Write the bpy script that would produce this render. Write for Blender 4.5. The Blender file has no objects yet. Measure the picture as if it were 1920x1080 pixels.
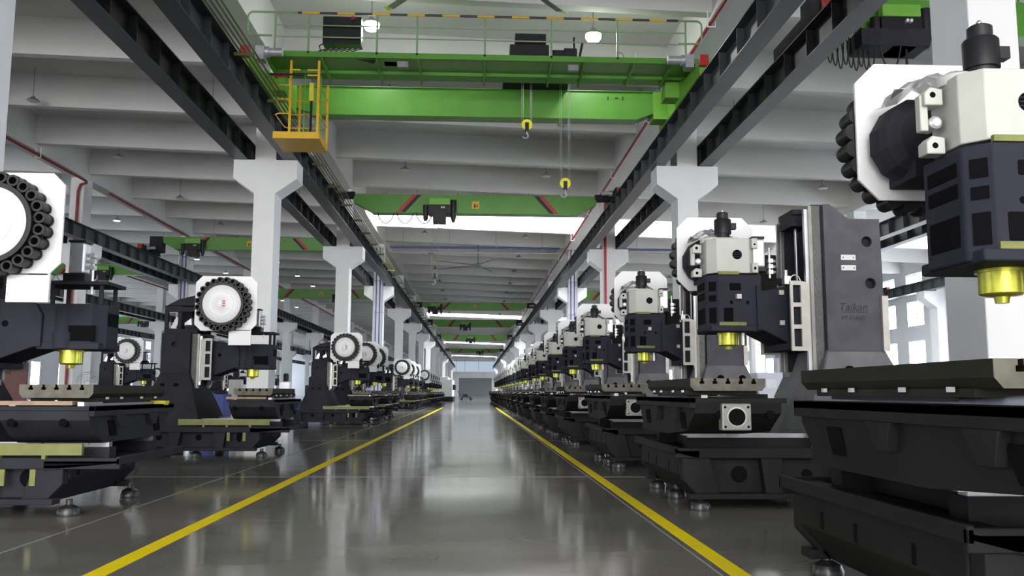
import bpy, bmesh, math, random
from mathutils import Vector, Matrix
random.seed(7)
PI = math.pi
SC = bpy.context.scene
COL = SC.collection

# ------------------------------------------------------------------ camera
Yc = Vector((-0.0433, -0.1188, -1.0)).normalized()
Xc = Vector((1.0, -0.009, -0.0422)); Xc = (Xc - Xc.dot(Yc) * Yc).normalized()
Zc = Xc.cross(Yc)
cam_data = bpy.data.cameras.new('camera')
cam = bpy.data.objects.new('camera', cam_data)
COL.objects.link(cam)
R = Matrix(((Xc.x, Xc.y, Xc.z), (Yc.x, Yc.y, Yc.z), (Zc.x, Zc.y, Zc.z)))
cam.matrix_world = Matrix.Translation((0, 0, 1.0)) @ R.to_4x4()
cam_data.sensor_width = 36.0
cam_data.lens = 36.0 * 1650 / 1920
cam_data.clip_start = 0.05
cam_data.clip_end = 600
SC.camera = cam

# ------------------------------------------------------------------ world, exposure
w = bpy.data.worlds.new('overcast_sky'); SC.world = w
w.use_nodes = True
nt = w.node_tree; nt.nodes.clear()
bg = nt.nodes.new('ShaderNodeBackground'); wo = nt.nodes.new('ShaderNodeOutputWorld')
bg.inputs[0].default_value = (0.97, 0.98, 1.0, 1); bg.inputs[1].default_value = 1.6
nt.links.new(bg.outputs[0], wo.inputs[0])
SC.view_settings.view_transform = 'Standard'
SC.view_settings.look = 'None'
SC.view_settings.exposure = 0.6
SC.view_settings.gamma = 1.0
SC.view_settings.use_curve_mapping = False
sd = bpy.data.lights.new('low_hazy_sun', 'SUN'); sd.energy = 1.9; sd.angle = math.radians(40); sd.color = (1, .985, .96)
sun = bpy.data.objects.new('low_hazy_sun', sd); COL.objects.link(sun)
sun.rotation_euler = Vector((0.10, 1.0, -0.12)).to_track_quat('-Z', 'Y').to_euler()   # shines in through the open rear of the hall
PANE = 10.0      # daylight seen in the side windows
SKYL = 15.0      # daylight seen in the roof lights

# ------------------------------------------------------------------ materials
def mat(name, col, rough=0.5, metal=0.0, var=0.12, scale=6.0, bump=0.0, spec=0.5, dirt=None, coat=0.0):
    m = bpy.data.materials.new(name); m.use_nodes = True
    n = m.node_tree.nodes; l = m.node_tree.links
    b = n['Principled BSDF']
    b.inputs['Roughness'].default_value = rough
    b.inputs['Metallic'].default_value = metal
    b.inputs['Specular IOR Level'].default_value = spec
    b.inputs['Coat Weight'].default_value = coat
    tc = n.new('ShaderNodeTexCoord'); nz = n.new('ShaderNodeTexNoise')
    nz.inputs['Scale'].default_value = scale; nz.inputs['Detail'].default_value = 5
    l.new(tc.outputs['Object'], nz.inputs['Vector'])
    mx = n.new('ShaderNodeMix'); mx.data_type = 'RGBA'
    c2 = dirt if dirt else tuple(c * (1 - var) for c in col)
    c1 = tuple(min(1, c * (1 + var)) for c in col)
    mx.inputs[6].default_value = (*c1, 1); mx.inputs[7].default_value = (*c2, 1)
    rp = n.new('ShaderNodeValToRGB'); rp.color_ramp.elements[0].position = .35; rp.color_ramp.elements[1].position = .7
    l.new(nz.outputs['Fac'], rp.inputs['Fac']); l.new(rp.outputs['Color'], mx.inputs[0])
    l.new(mx.outputs[2], b.inputs['Base Color'])
    if bump:
        bp = n.new('ShaderNodeBump'); bp.inputs['Strength'].default_value = bump; bp.inputs['Distance'].default_value = .01
        l.new(nz.outputs['Fac'], bp.inputs['Height']); l.new(bp.outputs['Normal'], b.inputs['Normal'])
    return m

def emis(name, col, s):
    m = bpy.data.materials.new(name); m.use_nodes = True
    n = m.node_tree.nodes; l = m.node_tree.links; n.clear()
    e = n.new('ShaderNodeEmission'); o = n.new('ShaderNodeOutputMaterial')
    e.inputs[0].default_value = (*col, 1); e.inputs[1].default_value = s
    l.new(e.outputs[0], o.inputs[0]); return m

M = dict(
    cast=mat('dark_cast_paint', (.027, .0275, .035), .72, var=.18, scale=3, spec=.15),
    cast_shaded=mat('shaded_cast_paint', (.013, .0125, .013), .6, var=.25, scale=3, spec=.15),  # darker copy of the cast paint, shade of the right beds in its colour
    navy=mat('navy_head_paint', (.026, .0265, .039), .68, var=.12, scale=3, spec=.15),
    primer=mat('grey_primer', (.105, .100, .118), .7, spec=.2, var=.12, scale=5, dirt=(.085, .08, .095)),
    primer2=mat('grey_filler', (.16, .16, .165), .6, var=.2, scale=4),
    black=mat('black_plastic', (.012, .012, .014), .45, spec=.3),
    hole_shade=mat('painted_hollow_shade', (.004, .004, .005), .9, spec=.1),  # near-black discs and patches paint the shade inside holes and recesses
    white=mat('white_enamel', (.80, .80, .80), .35, var=.02),
    ivory=mat('ivory_paint', (.50, .505, .46), .4, var=.04),
    frame=mat('ground_iron_frame', (.52, .50, .45), .4, metal=.15, var=.1),
    steel=mat('bright_steel', (.36, .36, .37), .32, metal=.85, var=.08, scale=12),
    alu=mat('brushed_aluminium', (.66, .67, .70), .35, metal=.6, var=.04),
    way=mat('ground_way', (.24, .235, .215), .38, metal=.35, var=.12, scale=8),
    table=mat('oiled_table_iron', (.022, .021, .016), .6, var=.2, scale=6, spec=.12),
    tend=mat('machined_table_end', (.11, .102, .08), .5, metal=.1, var=.25, scale=14, spec=.3),
    olive=mat('olive_sealant_film', (.17, .18, .035), .45, var=.15, scale=9),
    gold=mat('yellow_film_on_steel', (.44, .43, .05), .28, metal=.6, var=.12, scale=20),
    copper=mat('warm_wood_way_cover', (.30, .20, .13), .45, var=.2, scale=10),
    green=mat('crane_green', (.085, .27, .030), .38, var=.06, scale=2),
    lime=mat('bright_crane_green', (.17, .42, .05), .4, var=.05),
    beam=mat('runway_dark_paint', (.040, .043, .050), .42, var=.2, scale=1.5),
    yellow=mat('safety_yellow', (.72, .42, .010), .4, var=.06),
    lemon=mat('hook_yellow', (.75, .68, .03), .4, var=.05),
    red=mat('signal_red', (.45, .018, .018), .4, var=.08),
    pipe_red=mat('sprinkler_red', (.26, .016, .018), .45, var=.1),
    blue=mat('pipe_blue', (.075, .085, .24), .45, var=.08),
    boxblue=mat('crate_blue', (.025, .06, .33), .45, var=.08),
    pgrey=mat('galvanised_pipe', (.42, .43, .46), .4, metal=.4),
    cable=mat('black_cable', (.012, .012, .012), .55),
    wire=mat('steel_rope', (.30, .31, .31), .4, metal=.5),
    lamp=mat('lamp_housing', (.23, .24, .24), .4, metal=.3),
    rail=mat('pale_green_tube', (.20, .30, .17), .45, var=.05),
    busg=mat('busbar_olive', (.11, .12, .045), .45, var=.1),
    conc=mat('white_painted_concrete', (.74, .74, .745), .55, var=.03, scale=1.2),
    ceil=mat('ceiling_paint', (.64, .64, .63), .75, var=.04, scale=.6),
    wall=mat('wall_paint', (.66, .67, .70), .7, var=.03, scale=.5),
    shut=mat('shutter_grey', (.16, .175, .18), .5, var=.05),
    cab=mat('cabinet_grey', (.60, .61, .68), .5, var=.03),
    brown=mat('brown_board', (.10, .035, .03), .6),
    rubber=mat('machine_foot_iron', (.035, .035, .035), .3, metal=.3, var=.2),
    label=mat('white_label', (.75, .75, .75), .5, var=.02),
    text=mat('stencil_ink', (.022, .02, .03), .6),
)
M['pane'] = emis('window_daylight', (.80, .88, 1.0), PANE)
M['farpane'] = emis('far_window_daylight', (.70, .84, 1.0), .42)
M['skypane'] = emis('roof_light_daylight', (.95, .98, 1.0), SKYL)
M['lit'] = emis('lit_lamp', (1, .99, .95), 45)
M['lit2'] = emis('lit_lamp_far', (1, .99, .95), 9)

def film():
    m = bpy.data.materials.new('clear_wrap'); m.use_nodes = True
    n = m.node_tree.nodes; l = m.node_tree.links
    b = n['Principled BSDF']; b.inputs['Base Color'].default_value = (.62, .62, .65, 1); b.inputs['Roughness'].default_value = .18; b.inputs['Metallic'].default_value = .6
    b.inputs['Specular IOR Level'].default_value = .9
    t = n.new('ShaderNodeBsdfTransparent'); mx = n.new('ShaderNodeMixShader'); mx.inputs[0].default_value = .8
    l.new(t.outputs[0], mx.inputs[1]); l.new(b.outputs[0], mx.inputs[2]); l.new(mx.outputs[0], n['Material Output'].inputs[0])
    return m
M['film'] = film()

def stripe_mat(name, ca, cb, period):
    m = mat(name, ca, .4, var=0); n = m.node_tree.nodes; l = m.node_tree.links
    g = n.new('ShaderNodeNewGeometry'); s = n.new('ShaderNodeSeparateXYZ'); l.new(g.outputs['Position'], s.inputs[0])
    a = n.new('ShaderNodeMath'); a.operation = 'MULTIPLY'; a.inputs[1].default_value = 1 / period; l.new(s.outputs[0], a.inputs[0])
    f = n.new('ShaderNodeMath'); f.operation = 'FRACT'; l.new(a.outputs[0], f.inputs[0])
    c = n.new('ShaderNodeMath'); c.operation = 'GREATER_THAN'; c.inputs[1].default_value = .5; l.new(f.outputs[0], c.inputs[0])
    mx = n.new('ShaderNodeMix'); mx.data_type = 'RGBA'; mx.inputs[6].default_value = (*ca, 1); mx.inputs[7].default_value = (*cb, 1)
    l.new(c.outputs[0], mx.inputs[0]); l.new(mx.outputs[2], n['Principled BSDF'].inputs['Base Color'])
    return m
M['hazard'] = stripe_mat('yellow_black_bands', (.72, .42, .02), (.015, .015, .015), .84)

def floor_mat():
    m = bpy.data.materials.new('polished_grey_floor'); m.use_nodes = True
    n = m.node_tree.nodes; l = m.node_tree.links; b = n['Principled BSDF']
    g = n.new('ShaderNodeNewGeometry')
    def noise(sc, vec=(1, 1, 1), det=4):
        mp = n.new('ShaderNodeMapping'); mp.inputs['Scale'].default_value = vec; l.new(g.outputs['Position'], mp.inputs[0])
        z = n.new('ShaderNodeTexNoise'); z.inputs['Scale'].default_value = sc; z.inputs['Detail'].default_value = det
        l.new(mp.outputs[0], z.inputs['Vector']); return z
    a = noise(.35, (1, .8, 1)); c = noise(1.0, (1, 1.6, 1), 6)
    r1 = n.new('ShaderNodeValToRGB')
    e = r1.color_ramp.elements; e[0].position = .3; e[0].color = (.185, .188, .165, 1); e[1].position = .72; e[1].color = (.30, .27, .235, 1)
    l.new(a.outputs['Fac'], r1.inputs[0])
    r2 = n.new('ShaderNodeValToRGB'); e = r2.color_ramp.elements; e[0].position = .35; e[0].color = (.86, .86, .86, 1); e[1].position = .7; e[1].color = (1.06, 1.06, 1.06, 1)
    l.new(c.outputs['Fac'], r2.inputs[0])
    mx = n.new('ShaderNodeMix'); mx.data_type = 'RGBA'; mx.blend_type = 'MULTIPLY'; mx.inputs[0].default_value = 1
    l.new(r1.outputs[0], mx.inputs[6]); l.new(r2.outputs[0], mx.inputs[7]); l.new(mx.outputs[2], b.inputs['Base Color'])
    rr = n.new('ShaderNodeMapRange'); rr.inputs[3].default_value = .05; rr.inputs[4].default_value = .15
    l.new(c.outputs['Fac'], rr.inputs[0]); l.new(rr.outputs[0], b.inputs['Roughness'])
    bp = n.new('ShaderNodeBump'); bp.inputs['Strength'].default_value = .04; bp.inputs['Distance'].default_value = .02
    d = noise(1.6, (1, 2.5, 1), 3); l.new(d.outputs['Fac'], bp.inputs['Height']); l.new(bp.outputs[0], b.inputs['Normal'])
    b.inputs['Specular IOR Level'].default_value = .42
    return m
M['floor'] = floor_mat()

# ------------------------------------------------------------------ mesh helpers
class MB:
    def __init__(s): s.v = []; s.f = []; s.m = []; s.mi = 0; s.sm = []
    def face(s, idx, smooth=False): s.f.append(idx); s.m.append(s.mi); s.sm.append(smooth)
    def use(s, i): s.mi = i; return s
    def box(s, x0, x1, y0, y1, z0, z1, k=0.0, kt=None):
        # k: taper of the lower end (shrinks in x and y)
        if x0 > x1: x0, x1 = x1, x0
        if y0 > y1: y0, y1 = y1, y0
        b = len(s.v)
        s.v += [(x0+k, y0+k, z0), (x1-k, y0+k, z0), (x1-k, y1-k, z0), (x0+k, y1-k, z0), (x0, y0, z1), (x1, y0, z1), (x1, y1, z1), (x0, y1, z1)]
        for q in ((0, 3, 2, 1), (4, 5, 6, 7), (0, 1, 5, 4), (1, 2, 6, 5), (2, 3, 7, 6), (3, 0, 4, 7)): s.face([b+i for i in q])
        return s
    def prism(s, pts, ax, a0, a1):
        # pts: polygon in the other two axes (x,z for ax='y'; y,z for 'x'; x,y for 'z')
        b = len(s.v); n = len(pts)
        for a in (a0, a1):
            for p, q in pts:
                s.v.append({'y': (p, a, q), 'x': (a, p, q), 'z': (p, q, a)}[ax])
        s.face([b+i for i in range(n)]); s.face([b+n+i for i in reversed(range(n))])
        for i in range(n):
            j = (i+1) % n; s.face([b+j, b+i, b+n+i, b+n+j])
        return s
    def loft(s, rings, cap=True, smooth=False, closed=True):
        b = len(s.v); n = len(rings[0])
        for r in rings: s.v += [tuple(p) for p in r]
        for k in range(len(rings)-1):
            for i in range(n if closed else n-1):
                j = (i+1) % n; s.face([b+k*n+i, b+k*n+j, b+(k+1)*n+j, b+(k+1)*n+i], smooth)
        if cap:
            s.face([b+i for i in reversed(range(n))]); s.face([b+(len(rings)-1)*n+i for i in range(n)])
        return s
    def cyl(s, p0, p1, r, n=16, r2=None, cap=True, smooth=True):
        p0 = Vector(p0); p1 = Vector(p1); d = (p1-p0).normalized()
        u = d.orthogonal().normalized(); v = d.cross(u); r2 = r if r2 is None else r2
        ring = lambda c, q: [c + q*(math.cos(2*PI*i/n)*u + math.sin(2*PI*i/n)*v) for i in range(n)]
        return s.loft([ring(p0, r), ring(p1, r2)], cap, smooth)
    def lathe(s, c, d, prof, n=24, smooth=True):
        # prof: (distance along d, radius)
        c = Vector(c); d = Vector(d).normalized(); u = d.orthogonal().normalized(); v = d.cross(u)
        return s.loft([[c + d*t + q*(math.cos(2*PI*i/n)*u + math.sin(2*PI*i/n)*v) for i in range(n)] for t, q in prof], True, smooth)
    def tube(s, pts, r, n=6):
        pts = [Vector(p) for p in pts]; rings = []; u = None
        for i, p in enumerate(pts):
            d = (pts[min(i+1, len(pts)-1)] - pts[max(i-1, 0)]).normalized()
            if u is None: u = d.orthogonal().normalized()
            u = (u - u.dot(d)*d).normalized(); v = d.cross(u)
            rings.append([p + r*(math.cos(2*PI*k/n)*u + math.sin(2*PI*k/n)*v) for k in range(n)])
        return s.loft(rings, True, True)
    def frame(s, x0, x1, z0, z1, t, y0, y1, bars=()):
        # rectangular frame in the xz plane, with horizontal bars at given z
        s.box(x0, x1, y0, y1, z0, z0+t); s.box(x0, x1, y0, y1, z1-t, z1)
        s.box(x0, x0+t, y0, y1, z0+t, z1-t); s.box(x1-t, x1, y0, y1, z0+t, z1-t)
        for z in bars: s.box(x0+t, x1-t, y0, y1, z-t/2, z+t/2)
        return s
    def build(s, name, mats, parent=None, bevel=0.0, fix=True):
        me = bpy.data.meshes.new(name); me.from_pydata([tuple(p) for p in s.v], [], s.f)
        for m in (mats if isinstance(mats, (list, tuple)) else [mats]): me.materials.append(m)
        me.polygons.foreach_set('material_index', s.m); me.polygons.foreach_set('use_smooth', s.sm)
        if fix:
            bm = bmesh.new(); bm.from_mesh(me); bmesh.ops.recalc_face_normals(bm, faces=bm.faces); bm.to_mesh(me); bm.free()
        me.update()
        o = bpy.data.objects.new(name, me); COL.objects.link(o)
        if parent: o.parent = parent
        if bevel:
            bv = o.modifiers.new('bevel', 'BEVEL'); bv.width = bevel; bv.segments = 2; bv.limit_method = 'ANGLE'; bv.angle_limit = .7
        if any(s.sm):
            try: me.set_sharp_from_angle(angle=.7)
            except Exception: pass
        return o

def boxes(name, m, parent, lst, bevel=0.0):
    for q in lst: MB().box(*q).build(name, m, parent, bevel)
def rect(x0, x1, z0, z1): return [(x0, z0), (x1, z0), (x1, z1), (x0, z1)]
def circ(x, z, r, n=20): return [(x+r*math.cos(2*PI*i/n), z+r*math.sin(2*PI*i/n)) for i in range(n)]
def plate(name, m, outline, holes, th, parent=None, y=0.0, bevel=0.0):
    """flat plate in the xz plane at y with real holes, thickness th (centred on y)"""
    cu = bpy.data.curves.new('tmp', 'CURVE'); cu.dimensions = '2D'; cu.fill_mode = 'BOTH'; cu.extrude = th/2
    for pts in [outline] + list(holes):
        sp = cu.splines.new('POLY'); sp.points.add(len(pts)-1); sp.use_cyclic_u = True
        for i, (p, q) in enumerate(pts): sp.points[i].co = (p, q, 0, 1)
    t = bpy.data.objects.new('tmp', cu); COL.objects.link(t)
    me = bpy.data.meshes.new_from_object(t.evaluated_get(bpy.context.evaluated_depsgraph_get()))
    bpy.data.objects.remove(t)
    for v in me.vertices: v.co = (v.co.x, y - v.co.z, v.co.y)
    me.materials.clear(); me.materials.append(m); me.name = name
    o = bpy.data.objects.new(name, me); COL.objects.link(o)
    if parent: o.parent = parent
    if bevel:
        bv = o.modifiers.new('bevel', 'BEVEL'); bv.width = bevel; bv.segments = 1; bv.limit_method = 'ANGLE'
    return o

def text(name, s, size, m, parent, loc, rot, depth=.002, shear=0.0):
    cu = bpy.data.curves.new('tmp', 'FONT'); cu.body = s; cu.size = size; cu.extrude = depth; cu.align_x = 'CENTER'; cu.shear = shear
    t = bpy.data.objects.new('tmp', cu); COL.objects.link(t)
    me = bpy.data.meshes.new_from_object(t.evaluated_get(bpy.context.evaluated_depsgraph_get()))
    bpy.data.objects.remove(t); me.materials.clear(); me.materials.append(m)
    o = bpy.data.objects.new(name, me); COL.objects.link(o); o.parent = parent; o.location = loc; o.rotation_euler = rot
    return o

def thing(name, label, cat, loc=(0, 0, 0), rz=0.0, group=None):
    o = bpy.data.objects.new(name, None); COL.objects.link(o); o.empty_display_size = .2
    o.location = loc; o.rotation_euler = (0, 0, rz); o['label'] = label; o['category'] = cat
    if group: o['group'] = group
    return o
def tag(o, label, cat, group=None):
    o['label'] = label; o['category'] = cat
    if group: o['group'] = group
    return o
def struct(o): o['kind'] = 'structure'; return o
def dup(r, loc, rz, label, group=None):
    c = r.copy(); COL.objects.link(c); c.location = loc; c.rotation_euler = (0, 0, rz); c['label'] = label
    if group: c['group'] = group
    def rec(a, b):
        for ch in a.children:
            d = ch.copy(); COL.objects.link(d); d.parent = b; d.matrix_parent_inverse = ch.matrix_parent_inverse.copy(); rec(ch, d)
    rec(r, c)
    return c
ORD = ['first', 'second', 'third', 'fourth', 'fifth', 'sixth', 'seventh', 'eighth', 'ninth', 'tenth', 'eleventh', 'twelfth', 'thirteenth', 'fourteenth',
       'fifteenth', 'sixteenth', 'seventeenth', 'eighteenth', 'nineteenth', 'twentieth', 'twenty-first', 'twenty-second', 'twenty-third', 'twenty-fourth',
       'twenty-fifth', 'twenty-sixth', 'twenty-seventh', 'twenty-eighth', 'twenty-ninth', 'thirtieth']

# ------------------------------------------------------------------ the hall
Y0, Y1 = -14.0, 246.0
XW, XE = -54.0, 30.0
COLY = [9.8 + 15*i for i in range(16)]
SL = -0.03                                   # the roof falls to the right
def roofz(x): return 10.35 + SL*x            # underside of the roof beams
SKYB = [45.2 + 60*i for i in range(4)]

struct(MB().box(XW-1, XE+1, Y0, Y1+1, -.3, 0).build('floor', M['floor']))

# roof: slab with openings, cross beams every 5 m, long girders over the column lines
c = MB()
def sloped(x0, x1, y0, y1, za, zb):
    b = len(c.v)
    for z in (za, zb):
        for x, y in ((x0, y0), (x1, y0), (x1, y1), (x0, y1)): c.v.append((x, y, roofz(x)+z))
    for q in ((0, 3, 2, 1), (4, 5, 6, 7), (0, 1, 5, 4), (1, 2, 6, 5), (2, 3, 7, 6), (3, 0, 4, 7)): c.face([b+i for i in q])
sloped(XW, XE, Y0, Y0+.5, 1.15, 1.4); sloped(XW, -6, Y0+.5, -10.2, 1.15, 1.4); yb = -10.2
for y in SKYB:
    sloped(XW, XE, yb, y+.6, 1.15, 1.4); yb = y+4.6
sloped(XW, XE, yb, Y1, 1.15, 1.4)
for y in SKYB: sloped(XW, -6, y+.6, y+4.6, 1.15, 1.4)
ceiling = struct(c.build('ceiling', M['ceil']))
c = MB(); yy = 0.2 - 15
while yy < Y1-1:
    sloped(XW, XE, yy, yy+.3, 0, 1.15); yy += 5
o = struct(c.build('trim_1', M['ceil']))
c = MB()
for x in (-42, -30, -18, -6, 6, 18):
    c.box(x-.3, x+.3, Y0, Y1, roofz(x)-.28, roofz(x)+1.2)
struct(c.build('trim_2', M['ceil']))
for i, y in enumerate(SKYB):
    c = MB(); sloped(-6, XE, y+.6, y+4.6, 1.42, 1.46)
    struct(c.build('window_%d' % (i+1), M['skypane']))

c = MB(); sloped(-6, XE, Y0+.5, -10.2, 1.42, 1.46)
struct(c.build('window_12', M['skypane']))  # unseen roof light behind the camera, added to brighten the near floor

# side walls with stacked windows and pilasters
def sidewall(name, X, s, wi):
    wb = MB(); rows = ((1.2, 4.6), (5.6, 7.3), (7.9, 9.2)); top = 12.6
    spans = []
    for cy in [COLY[0]-15] + COLY:
        for k in (2.6, 6.5, 10.4): spans.append((cy+k, cy+k+2.2))
    spans = [q for q in spans if q[1] < Y1-1]
    y = Y0
    for a, b in spans:
        wb.box(X, X+s*.3, y, a, 0, top); z = 0
        for z0, z1 in rows: wb.box(X, X+s*.3, a, b, z, z0); z = z1
        wb.box(X, X+s*.3, a, b, z, top); y = b
    wb.box(X, X+s*.3, y, Y1, 0, top)
    struct(wb.build(name, M['wall']))
    for q, (z0, z1) in enumerate(rows):
        pb = MB(); fb = MB()
        for a, b in spans:
            pb.box(X+s*.16, X+s*.18, a, b, z0, z1)
            fb.box(X+s*.1, X+s*.2, a, a+.06, z0, z1); fb.box(X+s*.1, X+s*.2, b-.06, b, z0, z1); fb.box(X+s*.1, X+s*.2, (a+b)/2-.03, (a+b)/2+.03, z0, z1)
            fb.box(X+s*.1, X+s*.2, a, b, z0, z0+.06); fb.box(X+s*.1, X+s*.2, a, b, z1-.06, z1); fb.box(X+s*.1, X+s*.2, a, b, (z0+z1)/2-.02, (z0+z1)/2+.02)
        p = struct(pb.build('window_%d' % (wi+q), M['pane']))
        fb.build('window_frame', M['wall'], p)
sidewall('wall_right', XE, 1, 5)
sidewall('wall_left', XW, -1, 8)

# far wall with a band of windows over a grey roller door
wb = MB()
zt = 11.5
wb.box(XW, -6, Y1, Y1+.4, 0, 13); wb.box(6, XE, Y1, Y1+.4, 0, 13)
wb.box(-6, 6, Y1, Y1+.4, 9.8, zt); wb.box(-6, 6, Y1, Y1+.4, 5.0, 6.5) ; wb.box(-6, -4.2, Y1, Y1+.4, 0, 5.0); wb.box(4.9, 6, Y1, Y1+.4, 0, 5.0)
struct(wb.build('wall_far', M['wall']))
p = struct(MB().box(-5.9, 5.9, Y1+.2, Y1+.25, 6.5, 9.8).build('window_11', M['farpane']))
fb = MB()
for x in (-5.9, -5.0, -2.6, 1.2, 5.8): fb.box(x, x+.12, Y1+.05, Y1+.2, 6.5, 9.8)
fb.box(-5.9, 5.9, Y1+.05, Y1+.2, 6.5, 6.7); fb.box(-5.9, 5.9, Y1+.05, Y1+.2, 9.6, 9.8)
fb.build('window_frame', M['wall'], p)
dm = MB()
for i in range(25): dm.box(-4.2, 4.9, Y1+.12+(.03 if i % 2 else 0), Y1+.3, i*.2, i*.2+.2)
struct(dm.build('door_1', M['shut']))

# floor markings and joints
def linebox(x0, x1, y0, y1, name, label, m):
    return tag(MB().box(x0, x1, y0, y1, .0, .003).build(name, m), label, 'floor marking')
M['line'] = mat('floor_line_yellow', (.95, .74, .003), .6, var=.06, scale=3, spec=.15)
linebox(-2.12, -2.0, Y0, 60, 'floor_line', 'yellow painted floor line along the left side of the aisle', M['line'])
linebox(1.43, 1.54, Y0, 60, 'floor_line', 'yellow painted floor line along the right side of the aisle', M['line'])
jm = mat('floor_joint_filler', (.33, .32, .30), .5)
jb = MB().box(-2.93, -2.915, Y0, 60, 0, .002).box(1.375, 1.387, Y0, 60, 0, .002)
for y in (2.8, 10.7, 18.6, 26.5): jb.box(-8, 8, y, y+.012, 0, .0015)
struct(jb.build('trim_3', jm))

# ------------------------------------------------------------------ columns
def column_mesh(h):
    k = MB(); d0, d1 = -.425, .425
    k.prism([(-.3, 0), (.3, 0), (.3, 6.6), (.9, 7.03), (.9, 7.58), (.3, 7.58), (.3, h), (-.3, h), (-.3, 7.58), (-.9, 7.58), (-.9, 7.03), (-.3, 6.6)], 'y', d0, d1)
    return k
SIDE = {-30: 'two bays left of the aisle', -18: 'one bay left of the machine row', -6: 'beside the left machine row', 6: 'beside the right machine row', 18: 'one bay right of the aisle'}
for x in (-30, -18, -6, 6, 18):
    h = roofz(x)-.28; first = None
    for i, y in enumerate(COLY):
        if x == 18 and i == 0 or x == -30 and i < 1: continue
        lab = 'white concrete column with flared bracket, %s from camera, %s' % (ORD[i], SIDE[x])
        if first is None:
            first = column_mesh(h).build('concrete_column', M['conc'], bevel=.015); o = first
        else:
            o = first.copy(); COL.objects.link(o)
        o.location = ({-6: -6.0, 6: 6.15}.get(x, x), y+.425, 0); tag(o, lab, 'column', 'white bracket columns ' + SIDE[x])
for i, y in enumerate(COLY):
    k = MB(); k.prism([(.0, 0), (0, 10.2), (-.5, 10.2), (-.5, 7.58), (-1.3, 7.58), (-1.3, 7.1), (-.5, 6.5), (-.5, 0)], 'y', -.5, .5)
    o = k.build('wall_column', M['wall']); o.location = (XE, y+.4, 0)
    tag(o, 'pale pilaster with crane bracket on the windowed right wall, %s from camera' % ORD[i], 'column', 'pilasters on the right wall')

# ------------------------------------------------------------------ runway beams
def runway(x, label):
    k = MB()
    k.box(x-.2, x+.2, Y0, Y1-1, 7.58, 7.605); k.box(x-.2, x+.2, Y0, Y1-1, 8.19, 8.215); k.box(x-.008, x+.008, Y0, Y1-1, 7.605, 8.19)
    y = Y0+.5
    while y < Y1-2:
        k.box(x-.17, x+.17, y, y+.012, 7.605, 8.19); y += 1.25 if y < 110 else 3.75
    o = k.build('crane_runway_beam', M['beam'])
    tag(o, label, 'crane beam', 'dark crane runway beams')
    r = MB().box(x-.035, x+.035, Y0, Y1-1, 8.215, 8.29).build('crane_rail', M['beam'], o)
    return o
runway(-5.3, 'dark steel crane runway beam along the left edge of the central bay')
runway(-6.7, 'dark steel crane runway beam just beyond the left column line')
runway(5.3, 'dark steel crane runway beam along the right edge of the central bay')
runway(6.7, 'dark steel crane runway beam just beyond the right column line')
runway(-17.3, 'dark crane runway beam on the near side of the second column line left')
runway(-18.7, 'dark crane runway beam on the far side of the second column line left')
runway(17.3, 'dark crane runway beam on the near side of the second column line right')
runway(18.7, 'dark crane runway beam on the far side of the second column line right')
runway(28.9, 'dark crane runway beam on the pilasters of the right wall')
runway(-29.3, 'dark crane runway beam on the near side of the third column line left')
runway(-30.7, 'dark crane runway beam on the far side of the third column line left')
runway(-41.3, 'dark crane runway beam furthest left in the hall')

# conductor bars along the left runway
t = thing('conductor_bars', 'bundle of thin parallel conductor bars beside the left runway beam', 'conductor bars')
for i in range(4):
    MB().box(-4.98+.075*i, -4.955+.075*i, Y0, 120, 8.08+.035*i, 8.115+.035*i).build('conductor_bar', M['busg'], t)
boxes('bar_hanger', M['busg'], t, [(-5.1, -4.68, 3.0*i, 3.0*i+.05, 8.01, 8.08) for i in range(1, 33)])

# ------------------------------------------------------------------ milling machines
def pots(parent, cx, cz, r, y0, y1, n=24):
    first = None
    for i in range(n):
        a = 2*PI*(i+.5)/n
        if first is None:
            k = MB()
            L = y1-y0
            prof = [(0, .030), (0, .050), (L*.12, .050), (L*.12, .046), (L*.55, .046), (L*.6, .051), (L, .048), (L, .030), (L-.10, .030)]
            k.lathe((0, 0, 0), (0, 1, 0), prof, 14)
            p = k.build('tool_pot', M['black'], parent); first = p
        else:
            p = first.copy(); COL.objects.link(p); p.parent = parent
        p.location = (cx+r*math.cos(a), y0, cz+r*math.sin(a)); p.rotation_euler = (0, 0, 0)
        if i == 0: p.rotation_euler = (0, 0, 0)

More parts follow.
